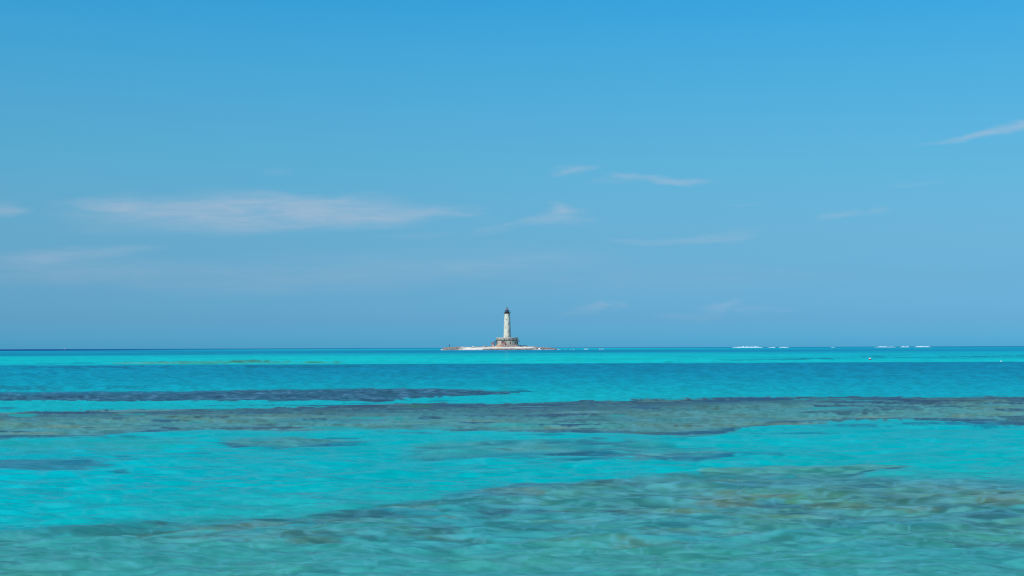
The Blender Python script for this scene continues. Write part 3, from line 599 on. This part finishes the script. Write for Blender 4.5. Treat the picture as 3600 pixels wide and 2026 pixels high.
# the round house below
RH = 38.2*SC; zc = hz(1197.2); zp = hz(1188.6); z0 = -.6
dm = MB().lathe([(RH, z0), (RH, zc-.05)], 96).build('lower_wall', M['plaster'], LH, True)
mb = MB().lathe([(RH+.02, zc-.05), (RH+.1, zc), (RH+.1, zp)], 96); mb.build('parapet_wall', M['parapet'], LH, True)
MB().lathe([(RH-.3, zp-.02), (RH+.3, zp), (RH+.32, zp+.45), (RH-.4, zp+.47)], 96).build('coping', M['cap'], LH)
MB().lathe([(RH-.2, zp-.35), (RB-.4, zp-.3)], 96).build('roof_terrace', M['cap'], LH)
MB().lathe([(RH-.05, zc-.2), (RH+.32, zc-.16), (RH+.32, zc+.02), (RH+.05, zc+.06)], 96).build('canopy_ledger', M['beam'], LH)
for k in range(15):
    d_ = -38+24.2*k; a = math.radians(d_); zn = hz(1194.1); R = RH+.16
    P = [(-.42, zn-.4), (.42, zn-.4), (0, zn+.55)]
    vs = [(x_*math.cos(a)+r_*math.sin(a), x_*math.sin(a)-r_*math.cos(a), z_) for r_ in (R, R-.4) for x_, z_ in P]
    MB().add(vs, [(0, 1, 2), (5, 4, 3), (0, 3, 4, 1), (1, 4, 5, 2), (2, 5, 3, 0)]).build('triangular_vent', M['dark'], LH)
def canopy(a0, a1, posts, n=16):
    mb = MB(); mb.lathe([(RH+.1, zc-.22), (RH+2.15, hz(1201.2)-.15), (RH+2.2, hz(1201.2)+.1), (RH+.1, zc+.02)], n, a0=math.radians(a0), a1=math.radians(a1), closed=True)
    c = mb.build('canopy', M['beam'], LH)
    for p in posts:
        a = math.radians(p); MB().tube(((RH+2.0)*math.sin(a), -(RH+2.0)*math.cos(a), -.6), ((RH+2.0)*math.sin(a), -(RH+2.0)*math.cos(a), hz(1201.2)), .13, 6).build('canopy_post', M['ironb'], LH)
canopy(-112, -62, (-108, -88, -72, -64)); canopy(84, 108, ())
zw = hz(1206.2)
window(-57, hz(1207.2), .85, 2.3, RH, LH, 'doorway', M['cap'], 'opening', .15)
window(17, zw+.1, 1.0, 1.75, RH, LH, 'window', M['cap'], 'opening', .15)
window(49.5, zw+.1, 1.0, 1.75, RH, LH, 'window', M['cap'], 'opening', .15)
window(-28, zw+.1, 1.0, 1.75, RH, LH, 'window', M['cap'], 'opening', .15)
window(71, hz(1207.4), 1.5, 2.7, RH, LH, 'doorway', M['purple'], 'opening', .25)
dn = window(-4.5, zw, 1.0, 1.9, RH, LH, 'doorway', M['purple'], 'blocked_door', .25)
dn.children[0].data = dn.children[0].data.copy(); dn.children[0].data.materials.clear(); dn.children[0].data.materials.append(M['plaster'])
for d_ in (-76, -66, -46, -37, 6, 29, 38, 60):
    wall_box('pilaster', M['cap'] if d_ < 0 else M['mortar'], LH, d_, (z0+zc-.3)/2, .55, zc-.3-z0, RH, .09)

# brick hut in front of the round house
YH = YT-RH-4.2; sh = YH/FPX
def hxx(px): return at(px, 1210, YH)[0]
def hzz(py, px=1769): return at(px, py, YH)[2]
hx = hxx(1769.2); gz = ground(hx, YH)
gh = min(gz, hzz(1219.8))-.5
HUT = empty('brick_hut', (hx, YH, gh), 'small red brick hut with a dark pointed roof, in front of the lighthouse base', 'hut')
w2 = 6.9*sh; zt = hzz(1202.8)-gh; zm = hzz(1211.8)-gh
MB().box(-w2, w2, 0, 3.6, zm, zt).build('brick_wall', M['brick'], HUT)
MB().box(-w2-.18, w2+.18, -.25, 3.8, 0, zm).build('stone_base', M['plinth'], HUT)
za = hzz(1198.2)-gh
MB().add([(-w2-.25, -.3, zt), (w2+.1, -.3, zt), (w2+.1, 3.9, zt), (-w2-.25, 3.9, zt), (-.15, 1.6, za)], [(0, 1, 4), (1, 2, 4), (2, 3, 4), (3, 0, 4), (3, 2, 1, 0)]).build('roof', M['slate'], HUT)
MB().box(-w2-.2, w2+.08, -.2, -.02, zt-.28, zt-.06).build('eave_band', M['pink'], HUT)
MB().box(-.35, .15, -.31, -.22, zm-1.2, zm-.6).build('vent_hole', M['dark'], HUT)
# steps at the hut's right
hs_ = hxx(1781.2)
ST = empty('stone_steps', (hs_, YH+.4, gh), 'crumbling pink and white steps beside the brick hut', 'steps')
for k in range(4):
    MB().box(-4.5*sh, 4.4*sh-k*.35, k*.45-.4, 4, (zm)*k/4, (zm)*(k+1)/4-.01).build('step', M['plinth'] if k % 2 == 0 else M['pink'], ST)

# low terrace wall on the right
TW = empty('terrace_wall', (xx(1804, YT), YT-RH-1.0, gh), 'long low purple and pink masonry wall right of the hut, under the lighthouse base', 'wall')
x0_, x1_ = -18.3*SC, 25*SC; z1_ = hz(1212.6)+G0-gh; z2_ = hz(1215.6)+G0-gh; z3_ = hz(1217.6)+G0-gh
MB().box(x0_, x1_-4.2, -.2, .8, z2_, z1_).build('upper_course', M['purple'], TW)
MB().box(x0_, x1_-2.2, -.6, .8, z3_, z2_-.01).build('pale_ledge', M['plinth'], TW)
MB().box(x0_, x1_-2.6, -.4, .8, 0, z3_-.01).build('footing', M['purple'], TW)
MB().box(x1_-4.6, x1_, -.3, 1.6, z1_-.32, z1_+.02).build('end_slab', M['beam'], TW)
for px in (1786.2, 1794.7, 1812.3, 1818.9):
    q_ = xx(px)-xx(1804); MB().box(q_-.22, q_+.22, -.42, -.21, z2_+.1, z1_+.25).build('post_stump', M['cap'], TW)

# red ruined chimney block, left
YR = YT-6; rx = at(1731.8, 1210, YR)[0]
gr_ = ground(rx, YR)-.6
RU = empty('brick_ruin', (rx, YR, gr_), 'square red brick ruin with a pale top band, left of the lighthouse base', 'ruin')
s2 = YR/FPX; rz = lambda py: at(1732, py, YR)[2]-gr_
MB().box(-3.9*s2, 3.7*s2, 0, 2.2, rz(1211.6), rz(1203.9)).build('brick_wall', M['brick2'], RU)
MB().box(-4.2*s2, 4.0*s2, -.15, 2.35, rz(1203.9)+.005, rz(1202.9)).build('top_band', M['pink'], RU)
MB().box(-4.3*s2, 4.2*s2, -.3, 2.5, 0, rz(1211.6)-.005).build('stone_base', M['plinth'], RU)
MB().box(-1.5*s2, 1.1*s2, -.04, .3, rz(1210.6), rz(1205.4)).build('bricked_window', M['brick'], RU)

def at_ground(px, py, Y, sink=.2):
    x_ = at(px, py, Y)[0]; return (x_, Y, ground(x_, Y)-sink)
# rubble
for (px, pw, ptop, Y, mt, lab, sd_) in [
    (1749.5, 5.0, 1213.0, YH+2.0, 'terra', 'left of two orange red rubble heaps in front of the round base', 3),
    (1757.2, 4.6, 1212.9, YH+1.6, 'terra', 'right of two orange red rubble heaps, against the brick hut', 5),
    (1705.8, 7.2, 1215.3, YT+4, 'stone', 'low buff stone rubble mound left of the red ruin', 8)]:
    p = at_ground(px, 1215, Y, .6); h_ = at(px, ptop, Y)[2]-p[2]
    b_ = blob('rubble_heap', M[mt], pw*Y/FPX, 2.4, h_, sd_, None, p, 4, .22, 1.8, .1); tag(b_, lab, 'rubble')
p = at_ground(1750, 1217, YH-1.5, .5); b_ = blob('ochre_bank', material('ochre_earth', (.60,.38,.20), .95, (.68,.52,.36), .8), 13*sh, 3.2, at(1750, 1215.4, YH-1.5)[2]-p[2], 12, None, p, 5, .16, 2, .1)
tag(b_, 'yellow ochre earth bank between the sand and the orange rubble heaps', 'earth bank')
p = at_ground(1663.8, 1218, 1400, .25); b_ = blob('boulder', M['pale'], 3.6*.28, .9, at(1664, 1216.8, 1400)[2]-p[2], 21, None, p, 3, .12, 1.5, .3)
tag(b_, 'single bleached white boulder on the skyline of the left spit', 'boulder')
# scrub on the right-hand mound
def shrub(name, w, h, seed):
    rn = random.Random(seed); mb = MB()
    for k in range(900):
        a = rn.uniform(0, 2*math.pi); rr = rn.random()**.5; u = rn.random()
        lump = .75+.35*math.sin(a*3+seed)+.2*math.sin(a*7+seed*2)
        x_, y_ = math.cos(a)*rr*w*lump, math.sin(a)*rr*w*.6*lump; z_ = h*(1-rr**2)*(.35+.65*u)
        s = rn.uniform(.07, .17); n_ = Vector((rn.uniform(-1, 1), rn.uniform(-1, 1), rn.uniform(.1, 1))).normalized(); u_ = n_.orthogonal().normalized()*s; v_ = n_.cross(u_.normalized())*s
        c_ = Vector((x_, y_, z_)); mb.add([c_-u_-v_, c_+u_-v_*.6, c_+u_*.7+v_, c_-u_*.8+v_*.7], [(0, 1, 2, 3)])
    root = empty(name, (0, 0, 0))
    mb.build('foliage', M['leaf'], root)
    sm = MB()
    for k in range(5):
        a = k*1.25+seed; sm.tube((0, 0, -.1), (math.cos(a)*w*.5, math.sin(a)*w*.3, h*.6), .04, 5)
    sm.build('stems', M['beam'], root); return root
G_S = 'low olive shrubs on the mound right of the lighthouse'
sh0 = None
for i, (px, sc_, lab) in enumerate([(1822, .9, 'leftmost low olive shrub, touching the end of the terrace wall'), (1830, 1.0, 'second low olive shrub from the terrace wall end'), (1837.5, .85, 'middle low olive shrub on the mound right of the lighthouse'), (1845, 1.05, 'widest low olive shrub, second from the rubble shore'), (1852.5, .7, 'rightmost small olive shrub, nearest the rubble shore')]):
    Y = 1378+(i % 2)*4; p = at_ground(px, 1216, Y, .1)
    if sh0 is None: sh0 = shrub('coastal_shrub', 1.45, 1.1, 4); o = sh0; o.location = p; o.scale = (sc_,)*3
    else: o = copy_tree(sh0, p, i*1.3, (sc_, sc_, sc_*.95))
    tag(o, lab, 'shrub', G_S)
# shore boulders
rn = random.Random(5); b0 = None
spots = [(1556+4.4*k+rn.uniform(-1.5, 1.5), 'L') for k in range(16)]+[(1868+4.6*k+rn.uniform(-1.5, 1.5), 'R') for k in range(15)]
for k, (px, side) in enumerate(spots):
    x_ = at(px, 1222, 1362)[0]; j = int(np.clip(round((x_-ix[0])/.3), 0, nci-1)); Y = float(yf[0, j])+rn.uniform(1.5, 11); x_ = px and at(px, 1222, Y)[0]
    if b0 is None: b0 = blob('shore_boulder', M['rock'], .8, .7, .62, 31, None, (0, 0, 0), 3, .3, 1.4, .4); o = b0
    else: o = b0.copy(); COL.objects.link(o)
    s = rn.uniform(.7, 1.5); o.location = (x_, Y, ground(x_, Y)+.05); o.scale = (s, s, s*rn.uniform(.7, 1.1)); o.rotation_euler = (0, 0, rn.uniform(0, 6))
    if side == 'L': tag(o, 'grey brown boulder on the dark left spit, near the beacon post', 'boulder', 'boulders on the left spit')
    else: tag(o, 'grey brown boulder on the low rocky right end of the islet', 'boulder', 'boulders on the right end of the islet')

# beacon post on the spit
bx = at(1579.7, 1216, 1372); gb = ground(bx[0], 1372)-.15
BP = empty('beacon_post', (bx[0], 1372, gb), 'thin dark beacon post with a lamp box, standing at the left tip of the islet', 'beacon')
bz = lambda py: at(1580, py, 1372)[2]-gb
MB().tube((0, 0, .3), (0, 0, bz(1211.6)), .17, 8).build('post', M['ironb'], BP)
MB().lathe([(.5, 0), (.5, .35), (.3, .7), (.2, .75)], 12).build('base', M['brick2'], BP)
MB().box(-.42, .5, -.3, .3, bz(1217), bz(1215)).build('lamp_box', M['ironb'], BP)
MB().lathe([(.17, bz(1211.8)), (.26, bz(1211.6)), (.26, bz(1210.9)), (.05, bz(1210.5))], 10).build('top_lamp', M['ironb'], BP)

# ------------------------------------------------------------------ foam and breaking waves
from mathutils import noise as mn
def breaker(px0, px1, ptop, pbot, Y, seed, label, thick=3.2, tilt=0.0):
    xa, xb = at(px0, 1220, Y)[0], at(px1, 1220, Y)[0]; pm = (px0+px1)/2
    h = at(pm, ptop+.7, Y)[2]*.9; L_ = xb-xa; n = max(24, int(L_/.6)); k = 12; vs = []; fs = []
    for i in range(n+1):
        u = i/n; env = (min(1, u*4.5)*min(1, (1-u)*4.5))**1.1
        hh = h*env*(.60+.55*mn.noise(Vector((u*L_/11, seed, 0)))+.35*mn.noise(Vector((u*L_/3, seed, 5))))
        hh = max(hh, .12); wd = thick*(.6+.5*mn.noise(Vector((u*L_/5, seed, 9))))*max(env, .15)
        for j in range(k+1):
            a = math.pi*j/k; bmp = 1+.22*mn.noise(Vector((u*L_/1.1, a*2, seed)))
            vs.append((xa-xa+u*L_, -math.cos(a)*wd*bmp*.6+tilt*u*L_, math.sin(a)**.8*hh*bmp))
        vs[-1] = (vs[-1][0], vs[-1][1], -.1); vs[-k-1] = (vs[-k-1][0], vs[-k-1][1], -.1)
    for i in range(n):
        for j in range(k): fs.append((i*(k+1)+j, (i+1)*(k+1)+j, (i+1)*(k+1)+j+1, i*(k+1)+j+1))
    fs.append(tuple(range(k+1))); fs.append(tuple((n*(k+1)+j) for j in range(k+1))[::-1])
    o = MB().add(vs, fs).build('breaking_wave', M['foam'], None, False, (xa, Y, -.12)); tag(o, label, 'wave', 'white breaking waves on the reef'); return o
BR = [(2569,2688,1217.0,1222,4500,'longest white breaker on the horizon, nearest to the lighthouse of the two big ones'),
 (2696,2728,1219.3,1221,4500,'small breaker just right of the longest white breaker'),
 (2736,2776,1219.0,1221,4500,'thin breaker, second to the right of the longest white breaker'),
 (2922,2936,1218.4,1220,4500,'tiny lone breaker midway between the two groups of breakers on the horizon'),
 (3071,3154,1216.3,1221,4500,'large white breaker, leftmost of the three on the horizon above the red buoy'),
 (3163,3199,1216.3,1219,4500,'short white breaker, middle of the three on the right part of the horizon'),
 (3210,3276,1215.8,1220,4500,'white breaker, rightmost of all on the horizon'),
 (1950,1970,1226.0,1229,1600,'white breaker just off the right tip of the islet'),
 (1985,1989,1226.6,1229,1600,'tiny white crest, first past the breaker at the right tip of the islet'),
 (2005,2010,1226.4,1229,1600,'tiny white crest, left of a close pair right of the islet'),
 (2014,2020,1226.2,1229,1600,'tiny white crest, right of a close pair right of the islet'),
 (2050,2072,1225.4,1229,1650,'slanting white breaker midway between islet and the next brighter one'),
 (2102,2128,1224.2,1229,1650,'bright white breaker standing alone right of the islet')]
for k, (a, b_, c_, d_, Y, lab) in enumerate(BR): breaker(a, b_, c_, d_, Y, 3.3+k*5.1, lab)
# splash on the right shore
xs = at(1894, 1228, 1345)[0]; o = blob('wave_splash', M['foam'], 2.2, 1.6, 1.55, 77, None, (xs, 1347, -.1), 4, .45, 2.2, .1)
tag(o, 'white splash of spray bursting on the right shore of the islet', 'splash')
o = blob('wave_splash', M['foam'], 1.2, .9, .6, 79, None, (at(1553.5, 1228, 1362)[0], 1362, -.1), 3, .4, 2.2, .1); tag(o, 'small white splash off the left tip of the spit', 'splash')
# line of foam washing the foot of the islet
vs = []; fs = []; xsn = np.arange(xx(1556, 1365), xx(1946, 1365), .45); k = 6
for i, x_ in enumerate(xsn):
    j = int(np.clip(round((x_-ix[0])/.3), 0, nci-1)); y_ = float(yf[0, j])
    pxx = 1800+x_/1350*FPX
    s = max(0, .35+.9*mn.noise(Vector((x_/4, 2, 3)))+.4*mn.noise(Vector((x_/1.2, 7, 3))))*(1.2 if pxx > 1870 else .8 if pxx < 1720 else .45)
    hh = .04+.36*s; wd = .5+2.2*s
    for q in range(k+1):
        a = math.pi*q/k; vs.append((x_, y_-.8-math.cos(a)*wd, math.sin(a)*hh-.02))
for i in range(len(xsn)-1):
    for q in range(k): fs.append((i*(k+1)+q, (i+1)*(k+1)+q, (i+1)*(k+1)+q+1, i*(k+1)+q+1))
o = MB().add(vs, fs).build('shore_foam', M['foam']); tag(o, 'white foam washing along the foot of the islet', 'foam', kind='stuff')

# ------------------------------------------------------------------ buoys and the sailing boat
def sea_z(x_, y_):
    i = int(np.argmin(np.abs(rows-y_))); j = int(np.argmin(np.abs(colsU-x_/y_))); return float(ZZ[i, j])
x_, y_ = onsea(3058.7, 1266.6); r_ = 4.1*y_/FPX; zb = at(3058.7, 1262.9, y_)[2]
B1 = empty('mooring_buoy', (x_, y_, zb), 'round mooring buoy, white above and faded red below, on the bright turquoise strip', 'buoy')
MB().lathe([(r_*math.sin(a), -r_*math.cos(a)) for a in [math.pi*k/20 for k in range(1, 14)]], 28).build('red_half', M['buoyr'], B1, True)
MB().lathe([(r_*math.sin(a), -r_*math.cos(a)) for a in [math.pi*k/20 for k in range(13, 20)]], 28).build('white_half', M['buoyw'], B1, True)
MB().lathe([(r_*.87, r_*.45-.008), (r_*.92, r_*.45-.006), (r_*.92, r_*.45+.006), (r_*.87, r_*.45+.008)], 28).build('waist_band', M['pink'], B1)
MB().tube((0, 0, r_*.9), (0, 0, r_*1.18), r_*.14, 8).build('lifting_eye', M['buoyw'], B1)
x_, y_ = onsea(3519.5, 1270.8); r_ = 3.1*y_/FPX; zb = at(3519.5, 1271.0, y_)[2]
B2 = empty('mooring_buoy', (x_, y_, zb), 'smaller low white buoy near the right edge, half under water', 'buoy')
MB().lathe([(r_*math.sin(a), -r_*.8*math.cos(a)) for a in [math.pi*k/20 for k in range(1, 20)]], 24).build('float', M['buoyw'], B2, True)
MB().tube((0, 0, r_*.7), (0, 0, r_*1.0), r_*.14, 8).build('lifting_eye', M['pink'], B2)
SBY = 9000.0; p = at(225.6, 1228.4, SBY)
SB = empty('sailing_boat', (p[0], SBY, 0), 'tiny white sailing boat far off on the horizon at the left', 'sailing boat')
hv = [(-5, 0, 1.3), (-4.6, 1.5, 1.2), (0, 1.9, 1.1), (6, 0, 1.6), (0, -1.9, 1.1), (-4.6, -1.5, 1.2), (-4.4, 0, -.4), (0, 0, -.6), (4.6, 0, -.3)]
MB().add(hv, [(0, 1, 2, 3, 4, 5), (0, 6, 1), (1, 6, 7, 2), (2, 7, 8, 3), (3, 8, 7, 4), (4, 7, 6, 5), (5, 6, 0)]).build('hull', M['hull'], SB)
MB().tube((.6, 0, 1), (.6, 0, 13), .12, 6).build('mast', M['hull'], SB)
def sail(name, a, b_, c_, par):
    MB().add([a, b_, c_, (a[0], a[1]+.08, a[2]), (b_[0], b_[1]+.08, b_[2]), (c_[0], c_[1]+.08, c_[2])], [(0, 1, 2), (5, 4, 3), (0, 3, 4, 1), (1, 4, 5, 2), (2, 5, 3, 0)]).build(name, M['sail'], par)
sail('mainsail', (.4, 0, 2.4), (-4.4, .5, 2.4), (.5, 0, 12.6), SB); sail('jib', (5.6, 0, 1.9), (.9, .3, 2.2), (.8, 0, 11), SB)
